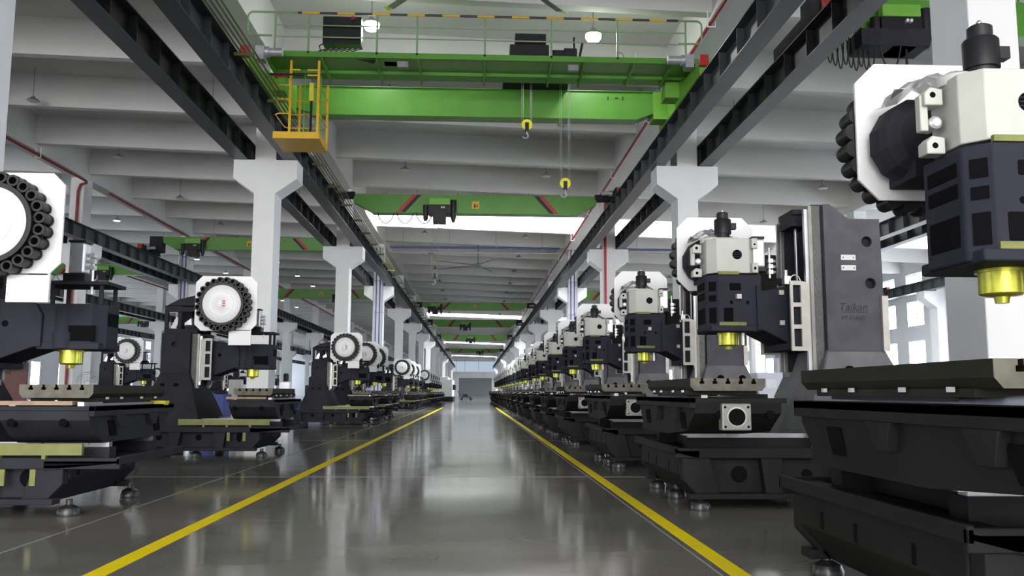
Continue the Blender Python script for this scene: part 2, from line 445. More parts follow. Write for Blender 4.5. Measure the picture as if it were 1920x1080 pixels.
def build_machine(kind, label, wrap=False, table_s=0.0, logo=False, detail=2):
    """x = depth away from the aisle, y = along the row, z up.  kind 'R' or 'L'"""
    t = thing('milling_machine', label, 'machine')
    Rk = kind == 'R'
    S = .96 if Rk else .78
    bx0, bx1 = -.02, 2.2 if Rk else 2.15
    rim = -.17 if Rk else -.38
    zr = .535 if Rk else .47
    bev = .012 if detail > 1 else 0
    # --- bed
    k = MB()
    fx = -.05 if Rk else .12
    prof = [(fx+.12, .10), (fx, .24), (fx-.06, .30), (fx-.06, zr-.07), (fx+.0, zr-.04), (bx1, zr-.04), (bx1, .10)]
    k.prism(prof, 'y', -S+.12, S-.12)
    for s in (-1, 1):                                        # end walls with pockets
        y0 = s*(S-.12); y1 = s*(S-.02)
        k.prism([(fx+.1, .10), (fx-.05, .26), (fx-.05, zr-.05), (fx+.18, zr-.05), (fx+.28, .10)], 'y', y0, y1)
        k.prism([(.62, .14), (.58, zr-.05), (.78, zr-.05), (.74, .14)], 'y', y0, y1)
        k.prism([(1.3, .14), (1.26, zr-.05), (1.46, zr-.05), (1.42, .14)], 'y', y0, y1)
        k.prism([(bx1-.25, .10), (bx1-.2, zr-.05), (bx1, zr-.05), (bx1, .10)], 'y', y0, y1)
        k.box(fx, bx1, y0, y1+s*.04, .10, .15)
    k.use(1)
    for s in (-1, 1):
        ye = s*(S-.118)
        for hx, hr in ((.42 if Rk else .38, .075), (1.02, .05), (1.62, .05)):
            k.cyl((hx, s*(S-.14), .30), (hx, ye, .30), hr, 18)
    for hy in (-.45, .1, .5): k.box(fx-.064, fx-.05, hy-.02, hy+.02, .31, .40)
    k.use(0)
    # drip rim all round
    zt = zr
    k.prism([(rim, zt-.01), (rim+.02, zt-.05), (fx+.1, zt-.10), (fx+.1, zt-.02), (rim+.05, zt-.02)], 'y', -S, S)
    k.box(rim, bx1, -S, -S+.03, zt-.09, zt); k.box(rim, bx1, S-.03, S, zt-.09, zt); k.box(rim, rim+.03, -S, S, zt-.06, zt+.01)
    bed = k.build('bed', [M['cast_shaded' if Rk else 'cast'], M['hole_shade']], t, bev)
    # machined ways on the bed (run in depth) standing on pads
    for y in (-.55*S/.9, .55*S/.9):
        MB().box(rim+.18, 1.2, y-.07, y+.07, zt-.04, zt+.07).use(1).box(rim+.2, 1.15, y-.035, y+.035, zt+.07, zt+.11).build('bed_way', [M['cast_shaded' if Rk else 'cast'], M['steel']], t, 0)
    if not Rk:
        k = MB().box(rim+.3, 1.3, S-.03, S+.01, zt+.02, zt+.11)
        for q in (.2, .55, .9): k.box(q, q+.03, S-.03, S+.012, zt-.01, zt+.02)
        k.build('sealant_strip', M['olive'], t)
        boxes('sealant_strip', M['olive'], t, [(q, q+.045, S-.03, S-.012, .25, .38) for q in (fx+.16, fx+.40)])
    # levelling feet
    fs = (-1.0+.05, 0, .95) if Rk else (-.68, .68)
    for X in (.0, 1.0, bx1-.15):
        for y in fs:
            y2 = y*.93
            f = MB().lathe((X+.06, y2, 0), (0, 0, 1), [(0, .085), (.03, .09), (.065, .075), (.085, .035), (.09, .026), (.13, .026)], 16)
            f.build('levelling_foot', M['rubber'], t)
    # --- saddle
    zs0, zs1 = zt+.11, (.985 if Rk else .90)
    sa, sb = (-1.72, .55) if Rk else (-.92, .92)
    sf, sbk = -.22, .55
    k = MB()
    # cross-section in y-z: wide winged top, narrower waist
    k.prism([(sa, zs1-.05), (sa+.02, zs1-.14), (sa+.30 if Rk else sa+.3, zs0+.05), (-.72, zs0), (.62 if not Rk else .45, zs0), (sb-.15, zs0+.07), (sb, zs1-.13), (sb, zs1-.05)], 'x', sf+.04, sbk-.04)
    k.box(sf, sbk, sa, sb, zs1-.06, zs1-.02)
    k.box(sf, sf+.05, sa, sb, zs1-.10, zs1-.02)
    for y in (sa+.45, sa+1.2): k.prism([(y, zs1-.1), (y+.03, zs0+.12), (y+.13, zs0+.12), (y+.22, zs1-.1)], 'x', sf-.005, sf+.05)
    k.use(1)
    for y in (sa+.32, sb-.5): k.prism([(y, zs1-.14), (y-.05, zs1-.27), (y+.09, zs1-.27), (y+.16, zs1-.14)], 'x', sf+.03, sf+.037)
    nearY = sa if Rk else sb
    sg = -1 if Rk else 1
    for hx in (.02, .42): k.cyl((hx, nearY-sg*.04, zs1-.15), (hx, nearY+sg*.0045, zs1-.15), .035, 14)
    k.build('saddle', [M['cast_shaded' if Rk else 'cast'], M['hole_shade']], t, bev)
    MB().box(.16, .34, -.5, .5, zt-.03, zs0+.03).build('screw_cover', M['cast_shaded'], t)
    boxes('saddle_rail', M['steel'], t, [(X, X+.05, sa+.03, sb-.03, zs1-.02, zs1+.012) for X in (sf+.10, sbk-.14)])
    boxes('runner_block', M['steel'], t, [(X, X+.12, y-.055, y+.055, zt+.09, zs0+.02) for X in (-.02, .36) for y in (-.55*S/.9, .55*S/.9)])
    # motor mount / bearing housing at the camera-side end of the saddle
    if Rk:
        hs = MB().box(.02, .25, sa-.05, sa+.06, zs1-.27, zs1-.06).build('bearing_housing', M['way'], t, .01)
        hk = MB().cyl((.135, sa-.054, zs1-.165), (.135, sa-.02, zs1-.165), .078, 24).use(1)
        hk.cyl((.135, sa-.057, zs1-.165), (.135, sa-.03, zs1-.165), .066, 24)
        for q in (.045, .225):
            for z in (-.24, -.09): hk.cyl((q, sa-.056, zs1+z), (q, sa-.04, zs1+z), .010, 8)
        hk.build('bore', [M['steel'], M['hole_shade']], hs)
    else:
        MB().box(-.05, .55, sb-.15, sb+.02, zs1-.012, zs1+.02).build('way_cover', M['copper'], t)
    # --- table
    ty0, ty1 = table_s-.83, table_s+.83
    tx0, tx1 = (-.25, .33) if Rk else (-.16, .42)
    tz0, tz1 = (1.02, 1.115) if Rk else (.945, 1.05)
    k = MB()
    slots = [tx0+.09+i*(tx1-tx0-.18)/4 for i in range(5)]
    pts = [(tx0, tz0+.035), (tx0+.03, tz0), (tx1-.03, tz0), (tx1, tz0+.035), (tx1, tz1)]
    for sx in reversed(slots):
        pts += [(sx+.010, tz1), (sx+.010, tz1-.022), (sx+.018, tz1-.022), (sx+.018, tz1-.042), (sx-.018, tz1-.042), (sx-.018, tz1-.022), (sx-.010, tz1-.022), (sx-.010, tz1)]
    pts += [(tx0, tz1)]
    k.prism(pts, 'y', ty0+.004, ty1-.004)
    k.use(1); k.prism(pts, 'y', ty0, ty0+.0039); k.prism(pts, 'y', ty1-.0039, ty1)
    k.use(0); k.box(tx0+.02, tx1-.02, ty0+.15, ty1-.15, tz0-.03, tz0)
    k.box(tx0+.06, tx0+.14, ty0+.3, ty1-.3, zs1+.0, tz0); k.box(tx1-.14, tx1-.06, ty0+.3, ty1-.3, zs1, tz0)
    tb = k.build('table', [M['table'], M['tend']], t, 0)
    boxes('grease_fitting', M['alu'], t, [(tx0-.006, tx0+.01, y, y+.03, tz0-.012, tz0+.006) for y in (ty0+.25, ty0+.6, ty1-.6, ty1-.3)])
    MB().box(tx0+.03, tx0+.05, ty0+.3, ty1-.3, tz0-.045, tz0-.02).build('scale_cover', M['cast'], t)
    # long ball screw of the table
    MB().cyl(((tx0+tx1)/2, sa+.1, zs1+.012), ((tx0+tx1)/2, sb-.1, zs1+.012), .016, 10).build('ball_screw', M['steel'], t)
    # --- column with flared pedestal
    if Rk: cb0, cb1, zc0, zct, ztop, sh = 1.41, 1.96, 1.42, 2.66, 2.80, .44
    else:  cb0, cb1, zc0, zct, ztop, sh = 1.30, 1.75, 1.30, 1.92, 1.92, .36
    k = MB()
    rings = []
    for z, e in ((zt-.04, .34), (zt+.15, .32), (zc0, 0.0)):
        rings.append([(cb0-.10*(e > 0)-.5*e, -sh-e, z), (cb1+e*.75, -sh-e, z), (cb1+e*.75, sh+e, z), (cb0-.10*(e > 0)-.5*e, sh+e, z)])
    k.loft(rings, True)
    k.use(1)
    for s in (-1, 1):
        for hx in (cb0+.17, cb1-.07):
            zh = zc0-.21; e = .32*(zc0-zh)/(zc0-zt-.15); yv = s*(sh+e)
            k.cyl((hx, yv-s*.05, zh), (hx, yv+s*.006, zh), .052 if Rk else .04, 18)
    k.build('column_base', [M['primer2'] if Rk else M['cast'], M['hole_shade']], t, bev)
    k = MB()
    inner = [(cb0-.02, zc0), (cb1-.02, zc0), (cb1-.02, zct-.03), (cb0+.28, zct-.03), (cb0-.02, ztop-.03)]
    k.prism(inner, 'y', -.14, .14)
    k.box(cb0+.1, cb1-.01, -sh+.04, sh-.04, zc0, zct-.04)
    k.box(cb0-.1, cb0+.02, -sh+.02, -sh+.13, zc0-.2, ztop); k.box(cb0-.1, cb0+.02, sh-.13, sh-.02, zc0-.2, ztop)
    k.box(cb0-.1, cb0+.1, -sh+.03, sh-.03, ztop-.10, ztop-.02)
    k.build('column_core', M['cast'], t)
    colp = M['primer'] if Rk else M['cast']
    out = [(cb0, zc0-.02), (cb1, zc0-.02), (cb1, zc0+.6), (cb1-.01, zct), (cb0+.24, zct), (cb0+.06, ztop), (cb0, ztop)] if Rk else \
          [(cb0, zc0-.02), (cb1, zc0-.02), (cb1, zct), (cb0, zct)]
    holes = [circ(cb1-.14, zc0+1.02, .052), circ(cb1-.12, zc0+.62, .052)] if Rk else [circ(cb1-.2, zct-.18, .045)]
    side = plate('column_side', colp, out, holes, .04, t, -sh, .006)
    s2 = side.copy(); COL.objects.link(s2); s2.location = (0, 2*sh, 0)
    if logo:
        text('lettering', 'Taikan', .105, M['text'], side, (cb0+.25, -sh-.022, zc0+.36), (PI/2, 0, 0), .0008, .25)
        text('lettering', 'VT-1165D', .055, M['text'], side, (cb0+.25, -sh-.022, zc0+.27), (PI/2, 0, 0), .0008)
        MB().box(cb0+.14, cb0+.40, -sh-.024, -sh-.02, zc0+.345, zc0+.35).build('lettering', M['text'], side)
    if Rk:
        for z in (zc0+.74, zc0+.84):
            k = MB().box(cb0+.15, cb0+.29, -sh-.035, -sh-.02, z, z+.05).use(1)
            for q in (.17, .27): k.cyl((cb0+q, -sh-.038, z+.025), (cb0+q, -sh-.03, z+.025), .006, 8)
            k.build('nameplate', [M['label'], M['hole_shade']], side)
        MB().box(cb1-.03, cb1+.03, -sh-.05, -sh-.018, zc0-.02, zc0+.5).build('white_strip', M['frame'], t)
    # guideways on the column front
    boxes('column_way', M['way'], t, [(cb0-.13, cb0-.02, s*(sh-.02), s*(sh-.10), zc0-.25, ztop-.01) for s in (-1, 1)])
    for s in (-1, 1):
        MB().box(cb0-.165, cb0-.13, s*(sh-.04), s*(sh-.085), zc0-.2, ztop-.04).build('linear_rail', M['steel'], t)
    k = MB().cyl((cb0-.1, 0, zc0), (cb0-.1, 0, ztop-.1), .018, 10)
    k.build('ball_screw', M['steel'], t)
    k = MB().box(cb0-.2, cb0+.05, -.17, .17, ztop-.16, ztop-.05).box(cb0-.2, cb0+.25, -.2, .2, ztop-.05, ztop+.0)
    k.build('screw_bracket', M['cast'], t)
    if not Rk:                                                         # open box that carries the Z motor
        k = MB(); z0, z1 = zct, zct+.44
        for s in (-1, 1):
            k.box(cb0-.1, cb1-.02, s*sh, s*(sh-.05), z0, z0+.07); k.box(cb0-.1, cb1-.02, s*sh, s*(sh-.05), z1-.1, z1)
            for q in (cb0-.1, cb0+.16, cb1-.08): k.box(q, q+.06, s*sh, s*(sh-.05), z0+.07, z1-.1)
            k.prism([(cb0-.1, z1), (cb0+.4, z1), (cb0+.22, z1+.10), (cb0-.02, z1+.16), (cb0-.1, z1+.16)], 'y', s*sh, s*(sh-.05))
        k.box(cb0-.1, cb1-.02, -sh, sh, z1-.03, z1); k.box(cb0+.2, cb0+.24, -sh+.05, sh-.05, z0, z1)
        k.build('motor_frame', M['cast'], t, .008)
        MB().lathe((cb0+.02, 0, z0+.05), (0, 0, 1), [(0, .08), (.12, .08), (.12, .06), (.3, .06), (.3, .03)], 18).build('axis_motor', M['black'], t)
        k = MB()
        random.seed(3)
        k.prism([(cb0+.0, z0+.1), (cb0+.1, z0+.08), (cb0+.12, z0+.16), (cb0+.02, z0+.24)], 'y', sh-.1, sh-.02)
        k.prism([(cb1-.26, z0+.24), (cb1-.2, z0+.26), (cb1-.12, z0+.1), (cb1-.2, z0+.08)], 'y', sh-.1, sh-.02)
        k.build('plastic_bag', M['film'], t)
    # --- head
    hb = .34 if Rk else .05                      # front of head
    sx = .60 if Rk else .40                      # spindle
    hz0, hz1 = (1.60, 2.14) if Rk else (1.37, 1.76)
    hw = .27 if Rk else .22
    he = .86 if Rk else .62                      # back of the head block
    ar0, ar1 = (1.60, 2.0) if Rk else (1.38, 1.78)
    k = MB()
    ins = .10
    k.loft([[(hb+ins, -hw, z), (he, -hw, z), (he, hw, z), (hb+ins, hw, z), (hb, hw-ins, z), (hb, -hw+ins, z)] for z in (hz0, hz1)])
    k.prism([(he, ar0), (cb0-.2, ar0-.18), (cb0-.17, ar0-.18), (cb0-.17, ar1+.02), (cb0-.3, ar1+.03), (he, ar1-.02), (he-.06, hz1-.1), (he-.06, ar0)], 'y', -hw-.03, hw+.03)
    k.box(hb+.02, he-.02, -hw-.01, hw+.01, hz0-.01, hz0+.05)
    k.use(1)
    for s in (-1, 1):
        y0, y1 = s*(hw-.02), s*(hw+.003)
        if Rk:
            k.box(hb+.20, hb+.32, y0, y1, hz1-.16, hz1-.08); k.cyl((hb+.22, y0, hz0+.27), (hb+.22, y1, hz0+.27), .022, 12); k.cyl((hb+.38, y0, hz0+.27), (hb+.38, y1, hz0+.27), .022, 12)
            k.box(hb+.14, hb+.24, y0, y1, hz0+.08, hz0+.22)
        k.cyl((he+.25, s*(hw+.0), ar0+.2), (he+.25, s*(hw+.034), ar0+.2), .030 if not Rk else .012, 14)
    if Rk:
        for za, zb in ((hz0+.07, hz0+.23), (hz0+.3, hz0+.38), (hz0+.40, hz0+.48)): k.box(hb-.003, hb+.02, -hw+.13, hw-.13, za, zb)
        for za, zb in ((hz0+.07, hz0+.22), (hz0+.28, hz0+.34), (hz1-.16, hz1-.07)):
            b0 = len(k.v); a = ins*.25; bb = ins*.8; e = .003
            for (px, py) in ((hb+a-e, -hw+ins-a-e), (hb+bb-e, -hw+ins-bb-e)):
                for z in (za, zb): k.v.append((px, py, z))
            k.face([b0, b0+2, b0+3, b0+1])
    else:
        k.box(hb-.003, hb+.02, -.12, .12, hz0+.2, hz0+.32)
        k.box(hb+.06, hb+.30, hw-.01, hw+.002, hz0+.06, hz0+.2)
    head = k.build('head', [M['navy'], M['hole_shade']], t, bev)
    if Rk: boxes('clamp_pad', M['frame'], t, [(q, q+.045, s*(hw-.01), s*(hw+.055), z, z+.045) for s in (-1, 1) for q, z in ((he+.15, ar0+.34), (he+.15, ar0+.05), (he-.26, ar0+.3))])
    # yellow/olive film strips on the head
    if Rk:
        boxes('film_strip', M['olive'], t, [(hb+.10, he-.16, -hw-.006, -hw+.02, hz0+.02, hz0+.08), (hb+.1, he-.22, -hw-.006, -hw+.02, hz1-.0, hz1+.03)])
    # spindle nose in yellow film
    k = MB().lathe((sx, 0, hz0+.0), (0, 0, -1), [(-.02, .112), (.025, .112), (.025, .098), (.125, .098), (.135, .088), (.14, .035), (.17, .03), (.17, .012)], 28)
    k.build('spindle_nose', M['gold'], t)
    if Rk:
        MB().lathe((sx+.13, -.06, hz0), (0, 0, -1), [(0, .03), (.13, .03), (.13, .024), (.135, .02)], 16).build('guide_post', M['steel'], t)
    # guide frame on the side of the slide
    fz0, fz1 = ar0-.20, ar1+.06
    fx0, fx1 = cb0-.34, cb0-.16
    wins = []
    n = 3; hh = (fz1-fz0-.04)/n
    for i in range(n): wins.append(rect(fx0+.025, fx0+.10, fz0+.04+i*hh, fz0+i*hh+hh))
    for sgn in (-1, 1):
        fo = [(fx0, fz0), (fx1-.03, fz0), (fx1-.03, fz0-.03), (fx1, fz0-.03), (fx1, fz1-.02), (fx0+.1, fz1), (fx0, fz1)]
        if not Rk and sgn == 1 and False: continue
        plate('guide_frame', M['frame'] if Rk else M['way'], fo, wins, .03, t, sgn*(sh+.0), .003)
    k = MB().box(fx0+.02, fx1, -sh+.03, sh-.03, fz0+.02, fz1-.03)
    k.build('slide', M['cast'], t)
    MB().tube([(fx0+.06+.05*math.cos(a), -sh+.02, fz1+.06*math.sin(a)) for a in [i*PI/8 for i in range(9)]], .005, 6).build('oil_line', M['alu'], t)
    # --- gearbox, motor, cylinder
    if Rk:
        gz0, gz1 = hz1, 2.50
        k = MB()
        k.loft([[(hb+.10, -.23, z), (hb+.42, -.23, z), (hb+.48, -.17, z), (hb+.48, .2, z), (hb+.10, .2, z), (hb+.02, .10, z), (hb+.02, -.14, z)] for z in (gz0+.02, gz1)])
        k.lathe((hb+.10, .0, gz1-.02), (0, 0, 1), [(0, .10), (.05, .10), (.07, .06)], 20)
        k.box(hb+.44, hb+.50, -.25, -.1, gz0+.02, gz0+.12); k.box(hb+.44, hb+.5, -.25, -.1, gz1-.1, gz1)
        k.use(1); k.cyl((hb+.30, -.20, gz0+.2), (hb+.30, -.234, gz0+.2), .048, 24)
        k.box(hb+.455, hb+.48, -.252, -.24, gz0+.05, gz0+.08); k.box(hb+.455, hb+.48, -.252, -.24, gz1-.07, gz1-.05)
        gb = k.build('gearbox', [M['ivory'], M['hole_shade']], t, .012)
        k = MB()
        for a in (0, 1, 2): k.box(hb+.296-.04, hb+.304+.04, -.237, -.234, gz0+.2-.003+(a-1)*.02, gz0+.2+.003+(a-1)*.02)
        k.build('grille', M['cast'], gb)
        mx_ = sx-.03
        k = MB().prism([(mx_-.12, -.11), (mx_+.12, -.11), (mx_+.14, 0), (mx_+.1, .11), (mx_-.1, .11), (mx_-.14, 0)], 'z', gz1+.0, gz1+.03)
        k.build('motor_flange', M['ivory'], t, .004)
        k = MB().lathe((mx_, 0, gz1+.03), (0, 0, 1), [(0, .065), (.05, .07), (.05, .083), (.19, .083), (.2, .075), (.2, .058), (.26, .058), (.27, .045)], 28)
        k.box(mx_+.07, mx_+.13, -.03, .03, gz1+.13, gz1+.19)
        mo = k.build('spindle_motor', M['black'], t)
        MB().lathe((mx_, 0, gz1+.30), (0, 0, 1), [(0, .012), (.02, .014), (.03, .006)], 10).build('eyebolt', M['steel'], mo)
        MB().lathe((mx_-.03, .25, gz1-.02), (0, 0, 1), [(0, .03), (.12, .03)], 12).build('auxiliary_motor', M['black'], t)
        # brackets on the front of the gearbox (tool arm side)
        k = MB()
        for z in (gz0+.0, gz0+.24):
            k.prism([(hb-.09, z), (hb+.0, z), (hb+.0, z+.08), (hb-.06, z+.09), (hb-.09, z+.06)], 'y', -.05, .04)
        k.box(hb-.10, hb-.06, -.02, .03, gz0+.12, gz0+.30)
        k.use(1); 
        for z in (gz0+.04, gz0+.29): k.cyl((hb-.05, -.054, z), (hb-.05, -.04, z), .016, 10)
        k.build('changer_bracket', [M['ivory'], M['hole_shade']], t, .006)
        k = MB().lathe((hb-.03, -.04, gz0+.16), (0, 1, 0), [(0, .02), (.01, .032), (.1, .032)], 14)
        k.build('arm_hub', M['alu'], t)
        # unclamp cylinder
        cx, cy = he+.0, -.16
        k = MB().box(cx-.06, cx+.06, cy-.06, cy+.06, gz0+.08, gz0+.36)
        cyl_ = k.build('air_cylinder', M['alu'], t, .018)
        k = MB().box(cx-.065, cx+.065, cy-.065, cy+.065, gz0+.04, gz0+.08).box(cx-.06, cx+.06, cy-.06, cy+.06, gz0+.36, gz0+.385)
        k.cyl((cx, cy, gz0-.2), (cx, cy, gz0+.05), .022, 12)
        k.build('cylinder_cap', M['black'], cyl_)
        vx = cx+.12
    else:
        k = MB()
        # belt-drive head: shelf on four studs with cylinder
        for q in (hb+.05, he-.1):
            for y in (-.14, .16): k.cyl((q, y, hz1), (q, y, hz1+.17), .02, 10)
        k.box(hb-.02, he, -.2, .22, hz1+.17, hz1+.2)
        k.build('motor_shelf', M['cast'], t)
        cx, cy, gz0 = sx-.05, .06, hz1+.12
        k = MB().box(cx-.07, cx+.07, cy-.07, cy+.07, gz0+.16, gz0+.44)
        cyl_ = k.build('air_cylinder', M['alu'], t, .018)
        boxes('cylinder_cap', M['black'], cyl_, [(cx-.09, cx+.1, cy-.09, cy+.09, gz0+.08, gz0+.16), (cx-.075, cx+.075, cy-.075, cy+.075, gz0+.44, gz0+.46)])
        MB().lathe((sx, 0, hz0+.01), (0, 1, 0), [(.0, .0), (.0, .001)], 8)
        k = MB().lathe((sx, .0, hz0-.0), (0, 0, 1), [(0, .10), (.14, .10), (.14, .085), (.36, .085)], 20)
        k.v = [(a, b+hw-.06, c2) for a, b, c2 in k.v]
        k.build('spindle_housing', M['navy'], t)
        vx = cx-.12
    k = MB()                                                     # valve cluster with fittings
    for i in range(3):
        z = (gz0+.02 if Rk else gz0+.2)+.055*i
        k.box(vx-.02, vx+.025, cy-.03, cy+.03, z, z+.04); k.cyl((vx+.025, cy, z+.02), (vx+.055, cy, z+.02), .014, 8)
    k.cyl((vx, cy, gz0-.02), (vx, cy, gz0+.28), .012, 8)
    k.build('valve_cluster', M['alu'], t)
    if Rk:                                                     # brown upright panel behind the head
        MB().box(1.0, 1.2, .28, .40, 2.03, 2.42).build('chain_guard', M['table'], t)
        k = MB().box(cb0-.30, cb0-.24, -.20, -.12, ar1+.06, ar1+.14); k.cyl((cb0-.27, -.16, ar1+.14), (cb0-.27, -.16, ar1+.2), .02, 8)
        k.build('lubricator', M['alu'], t)
    # --- tool magazine
    pc, pz, ps = (.66, 2.46, .80) if Rk else (.66, 2.33, .80)
    if Rk: a0, a1, z0, z1, ch = pc-.37, pc+.47, pz-.36, pz+.45, .12
    else:  a0, a1, z0, z1, ch = pc-.49, pc+.46, pz-.40, pz+.45, .10
    out = [(a0+ch, z0), (a1-ch, z0), (a1, z0+ch), (a1, z1-ch), (a1-ch, z1), (a0+ch, z1), (a0, z1-ch), (a0, z0+ch)]
    mg = MB().prism(out, 'y', ps-.012, ps+.012)
    if not Rk:  mg.box(a0+.08, a0+.42, ps-.02, ps+.012, z0-.22, z0+.02)
    mg = mg.build('magazine_plate', M['white'], t, .004)
    k = MB().lathe((pc, ps+.012, pz), (0, 1, 0), [(0, .32), (.05, .33), (.19, .33), (.19, .30)], 40)
    k.build('wheel_rim', M['black'], mg)
    k = MB().lathe((pc, ps+.19, pz), (0, 1, 0), [(0, .285), (.012, .29), (.022, .28), (.03, .19), (.036, .185), (.036, .05), (.04, .045)], 48)
    cv = k.build('magazine_cover', M['white'], mg)
    if not Rk:
        k = MB()
        for i in range(3):
            zz = pz+.03-i*.035
            k.use(0).box(pc-.06, pc-.015, ps+.226, ps+.2305, zz, zz+.02); k.use(1).box(pc+.0, pc+.05, ps+.226, ps+.2305, zz, zz+.014)
        k.build('label', [M['red'], M['pgrey']], cv)
    if detail > 1: pots(mg, pc, pz, .375, ps+.02, ps+.17)
    else:
        k = MB(); 
        for i in range(24):
            a = 2*PI*(i+.5)/24; k.cyl((pc+.375*math.cos(a), ps+.02, pz+.375*math.sin(a)), (pc+.375*math.cos(a), ps+.17, pz+.375*math.sin(a)), .045, 8)
        k.build('tool_pot', M['black'], mg)
    # changer body between plate and head
    k = MB()
    k.lathe((pc-.1, ps-.30, pz-.06), (0, 1, 0), [(0, .17), (.05, .22), (.10, .24), (.22, .24), (.24, .2), (.29, .2)], 12, False)
    k.box(pc-.06, pc+.2, .22, ps-.02, pz-.12, pz+.06)
    k.box(pc-.2, pc+.05, ps-.32, ps-.02, pz-.30, pz-.2)
    if not Rk: k.box(pc-.04, pc+.5, .2, ps-.02, pz-.34, pz-.2)
    k.build('tool_changer', M['cast'], t, .008)
    MB().box(pc+.12, cb0+.1, .30, .36, pz-.34, pz-.28).build('magazine_arm', M['cast'], t)
    if wrap:
        g = MB(); nx, ny = 9, 7; b = len(g.v); random.seed(5)
        for i in range(nx):
            for j in range(ny):
                u, v2 = i/(nx-1), j/(ny-1)
                g.v.append((pc-.30+.50*u+random.uniform(-.015, .015), ps-.50+.42*v2-.12*u+random.uniform(-.02, .02), pz+.10+.16*math.sin(PI*min(1, .15+u*.9))-.10*abs(v2-.6)+random.uniform(-.028, .028)))
        for i in range(nx-1):
            for j in range(ny-1): g.face([i*ny+j, (i+1)*ny+j, (i+1)*ny+j+1, i*ny+j+1])
        g.build('plastic_wrap', M['film'], t, fix=False)
    return t

RX, LX = 1.9, -3.2
RY = [4.05, 8.57, 12.87, 18.0, 22.2, 26.8, 32.2, 36.4, 42.5, 47.0, 51.5, 57.5, 62, 66.5, 72.5, 77, 81.5, 87, 92, 97]
LY = [8.05, 14.55, 27.5, 32.3, 35.5, 48.5, 52.5, 57.0, 70.0, 74.0, 78.0, 82.0, 86.0, 90.0]
GR = 'unfinished milling machines in the row right of the aisle'
GL = 'unfinished milling machines in the row left of the aisle'
def rl(i):
    if i == 0: return 'nearest black milling machine in the right row, cut by the right edge of the photo'
    if i == 1: return 'black milling machine with grey lettered column, second in the right row'
    return 'black milling machine with white octagonal magazine plate, %s from camera in the right row' % ORD[i]
def ll(i):
    if i == 0: return 'nearest black milling machine in the left row, round magazine cut by the photo edge'
    return 'black milling machine with round white tool magazine, %s from camera in the left row' % ORD[i]
r0 = build_machine('R', rl(0), wrap=True, table_s=-.48); r0.location = (RX, RY[0], 0); r0['group'] = GR
r1 = build_machine('R', rl(1), wrap=True, table_s=-1.05, logo=True); r1.location = (RX, RY[1], 0); r1['group'] = GR
for i in range(2, 9): dup(r1, (RX, RY[i], 0), 0, rl(i), GR)
rf = build_machine('R', rl(9), table_s=-.9, detail=1); rf.location = (RX, RY[9], 0); rf['group'] = GR
for i in range(10, len(RY)): dup(rf, (RX, RY[i], 0), 0, rl(i), GR)
l0 = build_machine('L', ll(0)); l0.location = (LX, LY[0], 0); l0.rotation_euler = (0, 0, PI); l0['group'] = GL
for i in range(1, 6): dup(l0, (LX, LY[i], 0), PI, ll(i), GL)
lf = build_machine('L', ll(6), detail=1); lf.location = (LX, LY[6], 0); lf.rotation_euler = (0, 0, PI); lf['group'] = GL
for i in range(7, len(LY)): dup(lf, (LX, LY[i], 0), PI, ll(i), GL)
def slide_table(root, ds):
    for ch in root.children:
        if ch.name.split('.')[0] in ('table', 'grease_fitting', 'scale_cover'): ch.location.y += ds
for o in [q for q in COL.objects if q.name.startswith('milling_machine')]:
    random.seed(int(o.location.y*10))
    if o not in (r0, r1, l0): slide_table(o, random.uniform(-.15, .45) if o.get('group') == GR else random.uniform(-.25, .25))
# machines in the next bay to the left
GB = 'milling machines in the next bay to the left'
for i, (x, y) in enumerate(((-10.9, 30.8), (-11.3, 38), (-11.3, 45), (-11.3, 52), (-23, 60), (-23, 68))):
    dup(lf, (x, y, 0), PI, 'dark milling machine standing beyond the left column line, %s from camera there' % ORD[i], GB)

# ------------------------------------------------------------------ cranes
def hook_block(x, y, z, ztop, label, m=None, sc=1.0):
    t = thing('hook_block', label, 'crane hook', (x, y, z))
    MB().lathe((0, -.06, 0), (0, 1, 0), [(0, .10*sc), (.01, .14*sc), (.11, .14*sc), (.12, .10*sc)], 24).build('pulley', m or M['lemon'], t)
    MB().box(-.05, .05, -.075, .075, -.16, .05).build('cheek_plate', M['black'], t)
    pts = [(0, 0, -.12), (0, 0, -.22)] + [(-.06+.07*math.cos(a)+.02, 0, -.29+.075*math.sin(a)) for a in [1.2-i*.45 for i in range(10)]]
    MB().tube(pts, .02, 8).build('hook', M['wire'], t)
    for q in (-.13, -.09, .09, .13):
        MB().cyl((q, 0, 0), (q, 0, ztop-z), .006, 5).build('rope', M['wire'], t)
    return t

# big double girder crane with walkway
A = thing('overhead_crane', 'large green double girder overhead crane with railed walkway nearest the camera', 'crane', (0, 20.4, .28))
g = MB(); L = 4.85
def girder(y, z0, z1, wd=.4):
    k = MB()
    k.prism([(-L, z0+.18), (-L+.5, z0), (L-.5, z0), (L, z0+.18), (L, z1), (-L, z1)], 'y', y, y+wd)
    k.box(-L, L, y-.05, y+wd+.05, z1, z1+.02); k.box(-L+.5, L-.5, y-.04, y+wd+.04, z0-.02, z0)
    return k.build('girder', M['green'], A)
girder(2.6, 8.1, 8.85)
k = MB()
k.box(-5.05, 5.4, 0, 1.5, 8.66, 8.70); k.box(-5.05, 5.4, -.02, 0.02, 8.66, 8.80); 
for x in (-5.0, -3.7, -2.4, -1.4, .19, 1.8, 2.6, 3.8, 4.7, 5.35): k.prism([(0, 8.66), (1.3, 8.66), (1.3, 8.48), (.1, 8.60)], 'x', x-.02, x+.02)
k.box(-5.0, 5.35, .85, .9, 8.58, 8.66)
k.build('walkway', M['green'], A)
